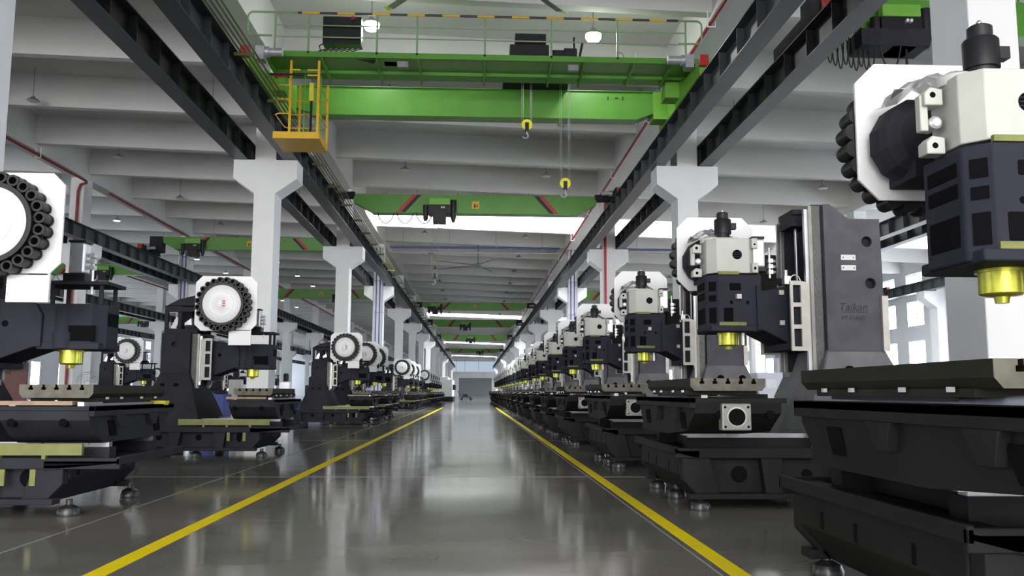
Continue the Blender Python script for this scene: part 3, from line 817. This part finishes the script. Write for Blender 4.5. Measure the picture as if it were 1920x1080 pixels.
for s in (-1, 1):
    k = MB().box(s*5.3-.13, s*5.3+.13, -.9, 3.6, 8.06, 8.45)
    k.prism([(.6, 8.45), (2.9, 8.45), (2.6, 8.85), (1.0, 8.7)], 'x', s*5.3-.13, s*5.3+.13)
    k.box(s*4.8, s*5.2, 2.55, 3.1, 8.1, 8.85); k.box(s*4.8, s*5.2, 1.1, 1.6, 8.2, 8.65)
    e = k.build('end_truck', M['lime'], A)
    for y in (-.6, 3.2): MB().cyl((s*5.3-.05, y, 8.27), (s*5.3+.05, y, 8.27), .11, 20).build('wheel', M['black'], e)
    k = MB().lathe((s*4.55, -.35, 8.62), (s, 0, 0), [(0, .1), (.3, .1), (.3, .13), (.42, .13)], 16); k.box(s*4.95, s*5.15, -.5, -.2, 8.4, 8.72)
    k.build('travel_motor', M['pgrey'], e)
    MB().box(s*5.25-.1, s*5.25+.1, -1.05, -.9, 8.25, 8.5).build('buffer', M['red'], e)
# railing
zt = 9.76
k = MB(); k.tube([(-4.3, 0, zt), (4.9, 0, zt)], .03, 8); rt = k.build('handrail', M['hazard'], A)
k = MB()
def loop(s, xa):
    pts = [(xa, 0, zt)] + [(s*(5.35)+s*.13*math.sin(a), 0, zt-.13+.13*math.cos(a)) for a in [i*PI/12 for i in range(7)]]
    pts += [(s*5.48, 0, zt-.35)] + [(s*5.35+s*.13*math.cos(a), 0, zt-.45-.13*math.sin(a)) for a in [i*PI/12 for i in range(7)]] + [(s*4.9, 0, zt-.58)]
    k.tube(pts, .024, 8)
loop(-1, -4.3); loop(1, 4.9)
for z in (zt-.31, zt-.60): k.tube([(-4.82, 0, z), (5.08, 0, z)], .016, 6)
k.build('guard_rail', M['rail'], A)
for x in (-4.82, -4.03, -2.4, -1.44, .19, 1.8, 3.41, 5.08):
    MB().box(x-.022, x+.022, -.02, .02, 8.75, zt).build('rail_post', M['rail'], A)
# panels and gear on the walkway
MB().box(-3.72, -2.8, .12, .42, 9.05, 9.74).build('control_cabinet', M['black'], A, .01)
k = MB()
random.seed(11)
for i in range(7):
    x = -3.55+.13*i; k.tube([(x, .2, 8.97), (x-.25, .1, 8.85), (x-.12+.05*i, .05, 8.7), (-2.9+.08*i, .1, 8.68), (-2.5, .2, 8.62)], .018, 6)
k.tube([(-3.6, .2, 9.15), (-3.8, .15, 9.0), (-3.72, .15, 8.75), (-3.0, .1, 8.72)], .018, 6)
k.build('cable_bundle', M['cable'], A)
MB().box(-2.25, -1.95, .2, .5, 8.66, 8.82).build('junction_box', M['cab'], A)
MB().box(-1.9, -1.65, -.04, .1, 8.44, 8.58).use(0).build('flood_lamp', M['lamp'], A)
MB().box(2.2, 2.45, -.04, .1, 8.44, 8.58).build('flood_lamp', M['lamp'], A)
k = MB().box(.80, 1.75, .1, .7, 8.70, 9.12).box(.93, 1.68, .15, .65, 9.12, 9.42)
tr = k.build('hoist_trolley', M['black'], A)
k = MB().lathe((1.85, .4, 8.98), (1, 0, 0), [(0, .13), (.3, .13), (.3, .18), (.6, .18), (.6, .1)], 16).box(1.75, 2.75, .2, .7, 8.70, 8.82)
k.cyl((2.5, .4, 8.8), (2.6, .4, 9.3), .03, 8); k.cyl((2.4, .4, 8.8), (2.4, .4, 9.45), .03, 8)
k.build('hoist_motor', M['cast'], tr)
k = MB().box(.7, 2.45, 1.7, 2.9, 8.86, 8.95); k.build('hoist_frame', M['cast'], tr)
MB().tube([(3.75, .5, 8.7), (3.6, .4, 9.05), (3.5, .4, 9.1)], .02, 6).build('lever', M['rail'], A)
MB().tube([(3.95, .5, 8.7), (3.95, .4, 9.1)], .015, 6).build('lever', M['rail'], A)
MB().lathe((-3.0, .05, 9.62), (0, 0, 1), [(0, .04), (.08, .04), (.1, .02)], 12).build('beacon', M['red'], A)
for i in range(6):
    MB().cyl((-4.75+.05*i, -.15, 8.1), (-4.75+.05*i, -.15, 8.2), .025, 8).build('current_collector', M['red'], A)
MB().box(-4.9, -4.1, -.2, -.16, 8.13, 8.17).build('collector_arm', M['cast'], A)
k = MB()
for i, x in enumerate((3.55, 3.75, 3.95)): k.box(x, x+.03 if i != 1 else x+.1, 2.585, 2.6, 8.62 if i != 1 else 8.66, 8.72 if i != 1 else 8.69)
k.build('stencil_mark', M['text'], A)
# yellow access cage
cg = MB(); x0, x1, ya, yb_, zb = -4.82, -3.75, .12, 1.3, 6.73
cgp = MB().box(x0, x1, ya, yb_, zb-.04, zb).box(x0, x1, ya-.02, ya, zb-.04, zb+.12).box(x0, x1, yb_, yb_+.02, zb-.04, zb+.12).box(x1, x1+.02, ya, yb_, zb-.04, zb+.12).build('access_cage', M['yellow'], A)
for x, y, zz in ((x0+.35, ya, 8.62), (x1-.06, ya, 8.62), (x0+.35, yb_-.05, 8.4), (x1-.03, yb_-.05, 8.4)):
    MB().box(x, x+.055, y, y+.055, zb, zz).build('cage_post', M['yellow'], cgp)
k = MB()
for z in (7.3, 7.65, 8.0):
    k.tube([(x0+.35, ya, z), (x0+.12, ya, z), (x0+.02, ya+.1, z), (x0+.02, yb_-.1, z), (x0+.1, yb_, z), (x1, yb_, z), (x1, ya, z)], .016, 6)
for z in (8.25, 8.38): k.tube([(x0+.35, ya, z), (x0+.6, ya, z)], .02, 6); k.tube([(x1-.3, ya, z), (x1-.04, ya, z)], .02, 6)
k.build('cage_rail', M['yellow'], cgp)
k = MB().box(-4.07, -3.97, .5, .6, 7.75, 8.2).build('gas_spring', M['lemon'], cgp)
MB().cyl((-4.02, .55, 7.0), (-4.02, .55, 7.75), .03, 10).build('spring_rod', M['black'], k)
k = MB(); 
for x in (-4.3, -3.9): k.tube([(x, 1.1, 7.0), (x, 1.1, 8.6)], .018, 6)
for i in range(6): k.tube([(-4.3, 1.1, 7.1+.26*i), (-3.9, 1.1, 7.1+.26*i)], .012, 6)
k.build('cage_ladder', M['lime'], cgp)
hook_block(1.32, 22.3, 7.95, 9.14, 'yellow hook block hanging close under the nearest green crane')
hook_block(2.32, 22.3, 6.4, 9.14, 'yellow hook block hanging low on long ropes right of centre')

def single_crane(xc, y, z0, z1, half, label, hoist_x=None, sign=True, loops=True, stripes=True, back=False):
    t = thing('overhead_crane', label, 'crane', (xc, y, 0), 0, 'green single girder cranes')
    k = MB().prism([(-half, z0+(z1-z0)*.55), (-half+.7, z0), (half-.7, z0), (half, z0+(z1-z0)*.55), (half, z1), (-half, z1)], 'y', 0, .35)
    k.box(-half+.7, half-.7, -.08, .43, z0-.025, z0)
    n = int(half*2/1.35)
    for i in range(n): k.box(-half+1.2+i*1.35, -half+1.23+i*1.35, .1, .13, z1, z1+.12)
    gd = k.build('girder', M['green'], t)
    for s in (-1, 1):
        e = MB().box(s*5.17, s*5.43, -1.1, 1.5, 8.30, 8.56).box(s*(half-.05), s*5.2, -.1, .45, 8.32, max(z1, 8.5)).build('end_truck', M['cast'], t)
        MB().lathe((s*4.72, -.6, 8.44), (s, 0, 0), [(0, .08), (.28, .08), (.28, .11), (.4, .11)], 12).build('travel_motor', M['pgrey'], e)
        MB().box(s*5.3-.1, s*5.3+.1, -1.25, -1.1, 8.33, 8.53).build('buffer', M['red'], e)
    if stripes:
        h = z1-z0
        for s, x in ((1, -half*.58), (-1, half*.58)):
            for q, m in ((0, 'red'), (.17, 'text')):
                xa = x+q if s > 0 else x-q
                MB().prism([(xa-s*.32, z0+.02), (xa-s*.32+.17, z0+.02), (xa+s*.28+.17, z1-.01), (xa+s*.28, z1-.01)], 'y', -.006, 0).build('warning_stripe', M[m], gd)
    if sign:
        sg = MB().box(-.14, .14, -.012, 0, z0+.18, z0+.46).build('warning_sign', M['yellow'], gd)
        k = MB().prism([(-.08, z0+.22), (.02, z0+.22), (-.03, z0+.42)], 'y', -.016, -.012); k.box(.04, .08, -.016, -.012, z0+.22, z0+.36); k.build('pictogram', M['text'], sg)
    if hoist_x is not None:
        hx = hoist_x
        k = MB().box(hx-.40, hx+.40, -.30, -.10, z0+.26, z0+.52).build('hoist_cover', M['lime'], t, .02)
        k = MB().box(hx-.42, hx+.42, -.28, .5, z0-.06, z0+.26).box(hx-.24, hx+.24, -.35, .25, z0-.40, z0-.02)
        k.lathe((hx-.52, -.2, z0-.05), (0, 0, -1), [(-.3, .1), (.2, .1), (.3, .06)], 12); k.lathe((hx+.52, -.2, z0-.05), (0, 0, -1), [(-.5, .11), (.15, .11), (.35, .05)], 12)
        k.build('hoist', M['black'], t)
        k = MB().box(hx+.06, hx+.11, -.36, -.28, z0+.12, z0+.18).box(hx+.14, hx+.19, -.36, -.28, z0+.12, z0+.18); k.build('indicator', M['label'], t)
        if loops:
            k = MB(); x = -half+.9; 
            while x < hx-.7:
                k.tube([(x+.02+.62*u, -.1, z0-.02-.42*math.sin(PI*u)**.6) for u in [i/12 for i in range(13)]], .02, 5); x += .72
            k.build('festoon_cable', M['cable'], t)
            MB().tube([(hx-.35+.8*u, -.3, z0-.35-.3*math.sin(PI*u)) for u in [i/10 for i in range(11)]], .014, 5).build('hoist_cable', M['cable'], t)
    return t
single_crane(0, 32.8, 7.74, 8.44, 4.6, 'green single girder crane with two red stripes across the central bay', -1.35)
hook_block(-1.5, 32.6, 5.35, 7.3, 'steel crane hook hanging far down the central bay left of the fan', M['wire'], .6)
single_crane(-12, 46.8, 8.5, 9.15, 4.6, 'green crane with red stripes across the bay left of the aisle', -2.9)
single_crane(-12, 69, 8.3, 9.0, 4.6, 'distant green crane in the left bay behind the striped one', 1.5, loops=False)
single_crane(-24, 57.6, 8.5, 9.2, 4.6, 'green crane two bays left of the aisle', 0.0)
single_crane(-36, 100, 8.5, 9.3, 4.6, 'bright green distant crane at the far left behind a column', -1.0, loops=False)
single_crane(0, 76, 8.1, 8.75, 4.6, 'second green single girder crane down the central bay', -3.4, loops=False)
single_crane(0, 96, 8.1, 8.9, 4.6, 'third green single girder crane down the central bay', -1.0, loops=False, sign=False)
single_crane(0, 121, 8.1, 8.9, 4.6, 'fourth green single girder crane down the central bay', -.5, loops=False, sign=False)
single_crane(0, 158, 8.1, 8.8, 4.6, 'most distant green crane down the central bay', 1.0, loops=False, sign=False)
single_crane(12, 68, 8.2, 8.9, 4.6, 'green crane with red stripe in the bay right of the aisle', None)
single_crane(24, 62, 8.1, 8.8, 4.6, 'green crane near the windowed right wall', 3.0, loops=False)
E = single_crane(12, 17.0, 8.35, 9.1, 4.6, 'green crane at the top right corner with looped cables', -3.4, loops=False, stripes=False, sign=False)
k = MB()
for i in range(9):
    x = -5.0+.12*i; k.tube([(x+.16*u, -.3+.03*i, 8.2-(.6+.05*(i % 3))*math.sin(PI*u)**.7) for u in [q/12 for q in range(13)]], .015, 5)
k.tube([(-3.95+.5*u, -.35, 8.25-.85*math.sin(PI*u)**.7) for u in [q/14 for q in range(15)]], .017, 5)
k.tube([(-2.85+.25*u, -.35, 8.2-.35*math.sin(PI*u)**.7) for u in [q/14 for q in range(15)]], .015, 5)
k.build('festoon_cable', M['cable'], E)
MB().box(-4.3, -2.9, -.4, .3, 7.95, 8.3).build('hoist_frame', M['cast'], E)
MB().tube([(-3.3, -.2, 8.0), (-3.3, -.2, 7.55), (-3.26, -.2, 7.45), (-3.33, -.2, 7.38), (-3.38, -.2, 7.45)], .025, 8).build('hook', M['cast'], E)

# ------------------------------------------------------------------ pipes
def pipe_run(pts, r, m, name, label, cat='pipe'):
    return tag(MB().tube(pts, r, 10).build(name, m), label, cat)
zp = 9.85
p = pipe_run([(5.62, Y0, zp), (5.62, 120, zp)], .055, M['pipe_red'], 'sprinkler_pipe', 'dark red sprinkler pipe along the right side of the central bay roof')
for i in range(15):
    y = 5+7.5*i; MB().box(5.52, 5.54, y, y+.04, zp-.1, roofz(5.5)-.05).box(5.70, 5.72, y, y+.04, zp-.1, zp+.25).box(5.52, 5.72, y, y+.04, zp-.12, zp-.1).build('pipe_bracket', M['white'], p)
zq = 10.35
p = pipe_run([(-17.45, Y0, zq), (-17.45, 39.4, zq), (-17.5, 39.55, zq-.05), (-17.8, 39.65, zq-.1), (-17.92, 39.7, zq-.4), (-17.92, 39.7, 0.0)], .06, M['pipe_red'], 'sprinkler_pipe', 'dark red sprinkler pipe along the left bay roof, turning down a white column')
for i in range(5):
    y = 5+7.5*i; MB().box(-17.56, -17.54, y, y+.04, zq-.1, zq+.3).box(-17.36, -17.34, y, y+.04, zq-.1, zq+.3).box(-17.56, -17.34, y, y+.04, zq-.12, zq-.1).build('pipe_bracket', M['white'], p)
pipe_run([(-17.45, 42.0, zq), (-17.45, 120, zq)], .06, M['pipe_red'], 'sprinkler_pipe', 'dark red sprinkler pipe along the left bay roof beyond the pipe drop')
pipe_run([(-29.45, 20, 10.7), (-29.45, 120, 10.7)], .06, M['pipe_red'], 'sprinkler_pipe', 'thin red sprinkler pipe in the second bay on the left')
pipe_run([(5.97, 39.7, 10.0), (5.97, 39.7, 0.0)], .055, M['red'], 'sprinkler_drop_pipe', 'bright red vertical pipe down the third white column on the right')
def cross_pipe(x0, x1, label):
    y = 54.5; z = 10.0
    p = pipe_run([(x0, y, z), (x1, y, z)], .075, M['blue'], 'air_pipe', label)
    x = x0+.8
    while x < x1: MB().cyl((x, y, z-.1), (x, y, roofz(x)+1.1), .02, 6).box(x-.05, x+.05, y-.1, y+.1, z-.1, z-.07).build('pipe_hanger', M['pgrey'], p); x += 2.9
    k = MB().tube([(x0, y+.3, z-.25), (x1, y+.3, z-.25)], .05, 8); k.build('grey_pipe', M['pgrey'], p)
cross_pipe(-5.3, 5.3, 'blue air pipe hanging across the central bay behind the skylight')
cross_pipe(-17.0, -6.5, 'blue air pipe hanging across the bay left of the aisle')
cross_pipe(6.5, 17.0, 'blue air pipe hanging across the bay right of the aisle')
for X, s, side in ((-6.0, 1, 'fourth left column'), (6.15, -1, 'fourth right column'), (-18, 1, 'fourth column further left')):
    p = thing('riser_pipes', 'pair of vertical blue pipes beside grey ones on the ' + side, 'pipes', (X, 54.7, -.1))
    for i, (q, m) in enumerate(((-.12, 'blue'), (.1, 'blue'), (-.28, 'pgrey'), (.27, 'pgrey'))):
        MB().tube([(q, 0, .1), (q, 0, 9.6), (q, -.1, 9.8), (q, -.5, 10.0)], .04, 8).build('riser', M[m], p)
    boxes('pipe_clamp', M['pgrey'], p, [(-.35, .35, .0, .10, z, z+.05) for z in (2, 4, 6, 8)])

# ------------------------------------------------------------------ lamps and fans
def lamp(label, on):
    t = thing('pendant_lamp', label, 'lamp')
    MB().lathe((0, 0, 0), (0, 0, 1), [(.0, .20), (.02, .21), (.05, .19), (.10, .12), (.12, .07), (.17, .06), (.18, .02)], 20).build('lamp_shade', M['lamp'], t)
    MB().cyl((0, 0, .18), (0, 0, 1.2), .012, 6).build('stem', M['lamp'], t)
    d = MB().lathe((0, 0, 0), (0, 0, -1), [(-.05, .18), (0, .2), (.08, .2), (.16, .15), (.2, .03)] if on == 'lit' else [(0, .19), (.015, .17), (.03, .10), (.035, .02)], 20).build('diffuser', M[on] if on else M['ivory'], t)  # lit lamps get a deepened dome whose shape imitates their glow
    return t
off = lamp('', None); on = lamp('', 'lit'); on2 = lamp('', 'lit2')
BAY = {-24: 'two bays left', -12: 'in the left bay', 0: 'in the central bay', 12: 'in the right bay'}
protos = {'off': off, 'on': on, 'on2': on2}; used = set()
for bx in (-24, -12, 0, 12):
    for r in range(12):
        if bx == -24 and r < 3: continue
        y = 21.7 + 7.5*r + (.3 if r % 2 else 0)
        for s in (-1, 1):
            x = bx+3*s+(.3 if bx == 0 and r == 0 and s < 0 else 0); z = 10.28+SL*x
            kind = 'on' if (bx == 0 and r == 0) else ('on2' if bx == -24 or (bx == -12 and r > 4 and s < 0) else 'off')
            lab = '%s round pendant lamp %s, row %s from camera, on the %s' % ('lit' if kind != 'off' else 'unlit grey', BAY[bx], ORD[r], 'left' if s < 0 else 'right')
            if kind not in used:
                used.add(kind); o = protos[kind]; o.location = (x, y, z); o['label'] = lab; o['group'] = 'pendant high bay lamps'
            else: dup(protos[kind], (x, y, z), 0, lab, 'pendant high bay lamps')
            if kind == 'on':
                ld = bpy.data.lights.new('lamp_bulb', 'POINT'); ld.energy = 60; ld.shadow_soft_size = .18
                lo = bpy.data.objects.new('lamp_bulb', ld); COL.objects.link(lo); lo.location = (x, y, z-.25)

def fan(x, y, z, rot, label):
    t = thing('ceiling_fan', label, 'fan', (x, y, z), rot)
    MB().lathe((0, 0, 0), (0, 0, 1), [(-.1, .12), (0, .2), (.12, .2), (.2, .08)], 20).build('fan_hub', M['lamp'], t)
    MB().cyl((0, 0, .2), (0, 0, 2.0), .04, 8).build('down_rod', M['lamp'], t)
    for i in range(5):
        a = i*2*PI/5; ca, sa_ = math.cos(a), math.sin(a)
        def P(r, w_, zz): return (r*ca-w_*sa_, r*sa_+w_*ca, zz)
        k = MB()
        k.loft([[P(.18, -.09, .02), P(.18, .09, .05), P(.18, .09, .07), P(.18, -.09, .04)], [P(3.4, -.08, .0), P(3.4, .08, .02), P(3.4, .08, .035), P(3.4, -.08, .015)]])
        k.use(1).loft([[P(3.4, -.08, .0), P(3.4, .08, .02), P(3.4, .08, .035), P(3.4, -.08, .015)], [P(3.62, -.05, .02), P(3.62, .09, .1), P(3.62, .09, .115), P(3.62, -.05, .035)]])
        k.build('fan_blade', [M['lamp'], M['lemon']], t)
fan(-.05, 17.2, 10.0, .94, 'large grey ceiling fan with yellow blade tips above the near crane')
fan(.2, 59.6, 9.6, .0, 'large grey ceiling fan seen beyond the skylight in the central bay')

# ------------------------------------------------------------------ things around
def cabinet(x0, x1, y0, y1, h, m, label, door=True):
    t = thing('electrical_cabinet', label, 'cabinet', ((x0+x1)/2, (y0+y1)/2, 0)); a, b = (x1-x0)/2, (y1-y0)/2
    MB().box(-a, a, -b, b, .08, h).box(-a+.05, a-.05, -b+.05, b-.05, 0, .08).build('cabinet_body', M[m], t, .01)
    d = MB().box(-a+.03, a-.03, -b-.02, -b, .15, h-.05).build('cabinet_door', M[m], t)
    k = MB().box(-.15, .15, -b-.03, -b-.02, h*.72, h*.88).build('cabinet_vent', M['pgrey'], d)
    return t
t = cabinet(8.1, 8.9, 25.0, 25.6, 1.6, 'cab', 'pale blue-grey cabinet with round gauge behind the second right machine')
cabinet(6.6, 7.4, 27.0, 27.6, 1.75, 'cab', 'pale blue-grey cabinet standing left of the one with a gauge')
t = thing('blue_cabinet', 'blue steel cabinet with white notice behind the second left machine', 'cabinet', (-4.95, 17.0, 0))
MB().box(-.3, .3, -.25, .25, .05, .95).build('cabinet_body', M['boxblue'], t, .01)
MB().box(-.12, .08, -.26, -.25, .55, .85).build('notice', M['label'], t)
t = thing('coolant_box', 'small yellow box with a grey label between the two nearest right machines', 'box', (4.75, 13.6, 0.0))
MB().box(-.25, .12, -.2, .2, 0, .72).box(-.2, .02, -.2, .2, .72, .80).build('box_body', M['lemon'], t, .01)
MB().box(-.12, .08, -.21, -.2, .45, .62).build('box_label', M['boxblue'], t)
t = thing('yellow_pan', 'yellow half-round pan hung at the far end of the nearest left table', 'pan', (-3.06, 8.745, .824))
k = MB().prism([(.09*math.cos(a), .085+.09*math.sin(a)*1) for a in [PI+i*PI/12 for i in range(13)]], 'y', -.06, .06)
k.build('pan_body', M['lemon'], t)
# parts trolley with a spindle head, blue pallets behind the left columns
for i, (x, y) in enumerate(((-8.5, 37), (-9.9, 37.5), (-7.4, 41), (-9.2, 44))):
    t = thing('parts_pallet', 'blue pallet with a %s on it behind the left columns' % ('white gearbox', 'pale grey gearbox', 'black motor', 'silver spindle')[i], 'pallet', (x, y, 0))
    MB().box(-.6, .6, -.5, .5, .45, .6).box(-.55, -.45, -.45, .45, 0, .45).box(.45, .55, -.45, .45, 0, .45).build('pallet_deck', M['boxblue'], t)
    k = MB().box(-.3, .2, -.25, .25, .6, 1.3+.2*(i % 2)).box(.22, .4, -.2, .2, .6, 1.1)
    k.build('gearbox', M[('white', 'ivory', 'black', 'alu')[i]], t, .03)
    k = MB().lathe((-.05, 0, 1.3+.2*(i % 2)), (0, 0, 1), [(0, .13), (.35, .13), (.4, .08)], 16); k.lathe((.3, -.1, .85), (0, -1, 0), [(0, .16), (.1, .16), (.1, .05)], 16)
    k.build('motor', M['cast'], t)
random.seed(9)
k = MB()
for i in range(9):
    for j in range(4): k.v.append((2.12+.05*i+random.uniform(-.01, .01), 4.58+.035*j, .668+random.uniform(0, .035)))
for i in range(8):
    for j in range(3): k.face([i*4+j, (i+1)*4+j, (i+1)*4+j+1, i*4+j+1])
tag(k.build('plastic_scrap', M['film'], fix=False), 'crumpled strip of clear plastic lying on the bed of the nearest right machine', 'plastic')
# finished white machines and clutter at the far end of the left row
for i, y in enumerate((103.4, 107.4, 111.4)):
    t = thing('enclosed_machine', 'white enclosed machining centre at the end of the left row, %s from camera' % ORD[i], 'machine', (-3.4, y, 0))
    MB().box(-2.2, .9, -1.4, 1.4, .5, 2.5).box(-2.2, .4, -1.2, 1.2, 2.5, 2.8).build('enclosure', M['white'], t, .05)
    MB().box(-2.1, 1.0, -1.5, 1.5, 0, .5).build('base', M['cast'], t)
    MB().box(.95, 1.15, -1.3, -.9, 1.3, 1.9).build('control_panel', M['cast'], t)
t = thing('hand_trolley', 'small dark trolley standing in the aisle at the far end', 'trolley', (-1.0, 118, 0))
MB().box(-.6, .6, -.5, .5, .35, .45).box(-.5, .2, -.4, .4, .45, .8).build('deck', M['cast'], t)
for x in (-.6, .6): MB().cyl((x, -.3, .17), (x, .3, .17), .17, 14).build('wheel', M['black'], t)
MB().tube([(-.8, 0, .5), (-1.1, 0, 1.2)], .04).build('handle', M['cast'], t)
t = thing('floor_fan', 'round wire floor fan beside a brown board far left', 'fan', (-12.6, 29.4, 0))
k = MB()
for q in (.1, .2, .3, .36): k.tube([(q*math.cos(a), 0, 1.25+q*math.sin(a)) for a in [i*PI/12 for i in range(25)]], .01, 5)
for i in range(12): a = i*PI/6; k.tube([(.05*math.cos(a), 0, 1.25+.05*math.sin(a)), (.36*math.cos(a), 0, 1.25+.36*math.sin(a))], .006, 4)
k.build('fan_guard', M['pgrey'], t); MB().cyl((0, .05, 0), (0, .05, .9), .03, 8).lathe((0, .05, 0), (0, 0, 1), [(0, .25), (.04, .25), (.05, .05)], 16).build('stand', M['cast'], t)
t = tag(MB().box(-13.2, -12.2, 24.7, 24.75, .6, 1.75).box(-13.15, -13.1, 24.6, 24.9, 0, .6).box(-12.3, -12.25, 24.6, 24.9, 0, .6).build('notice_board', M['brown']), 'dark red-brown board standing behind the nearest left machine', 'board')
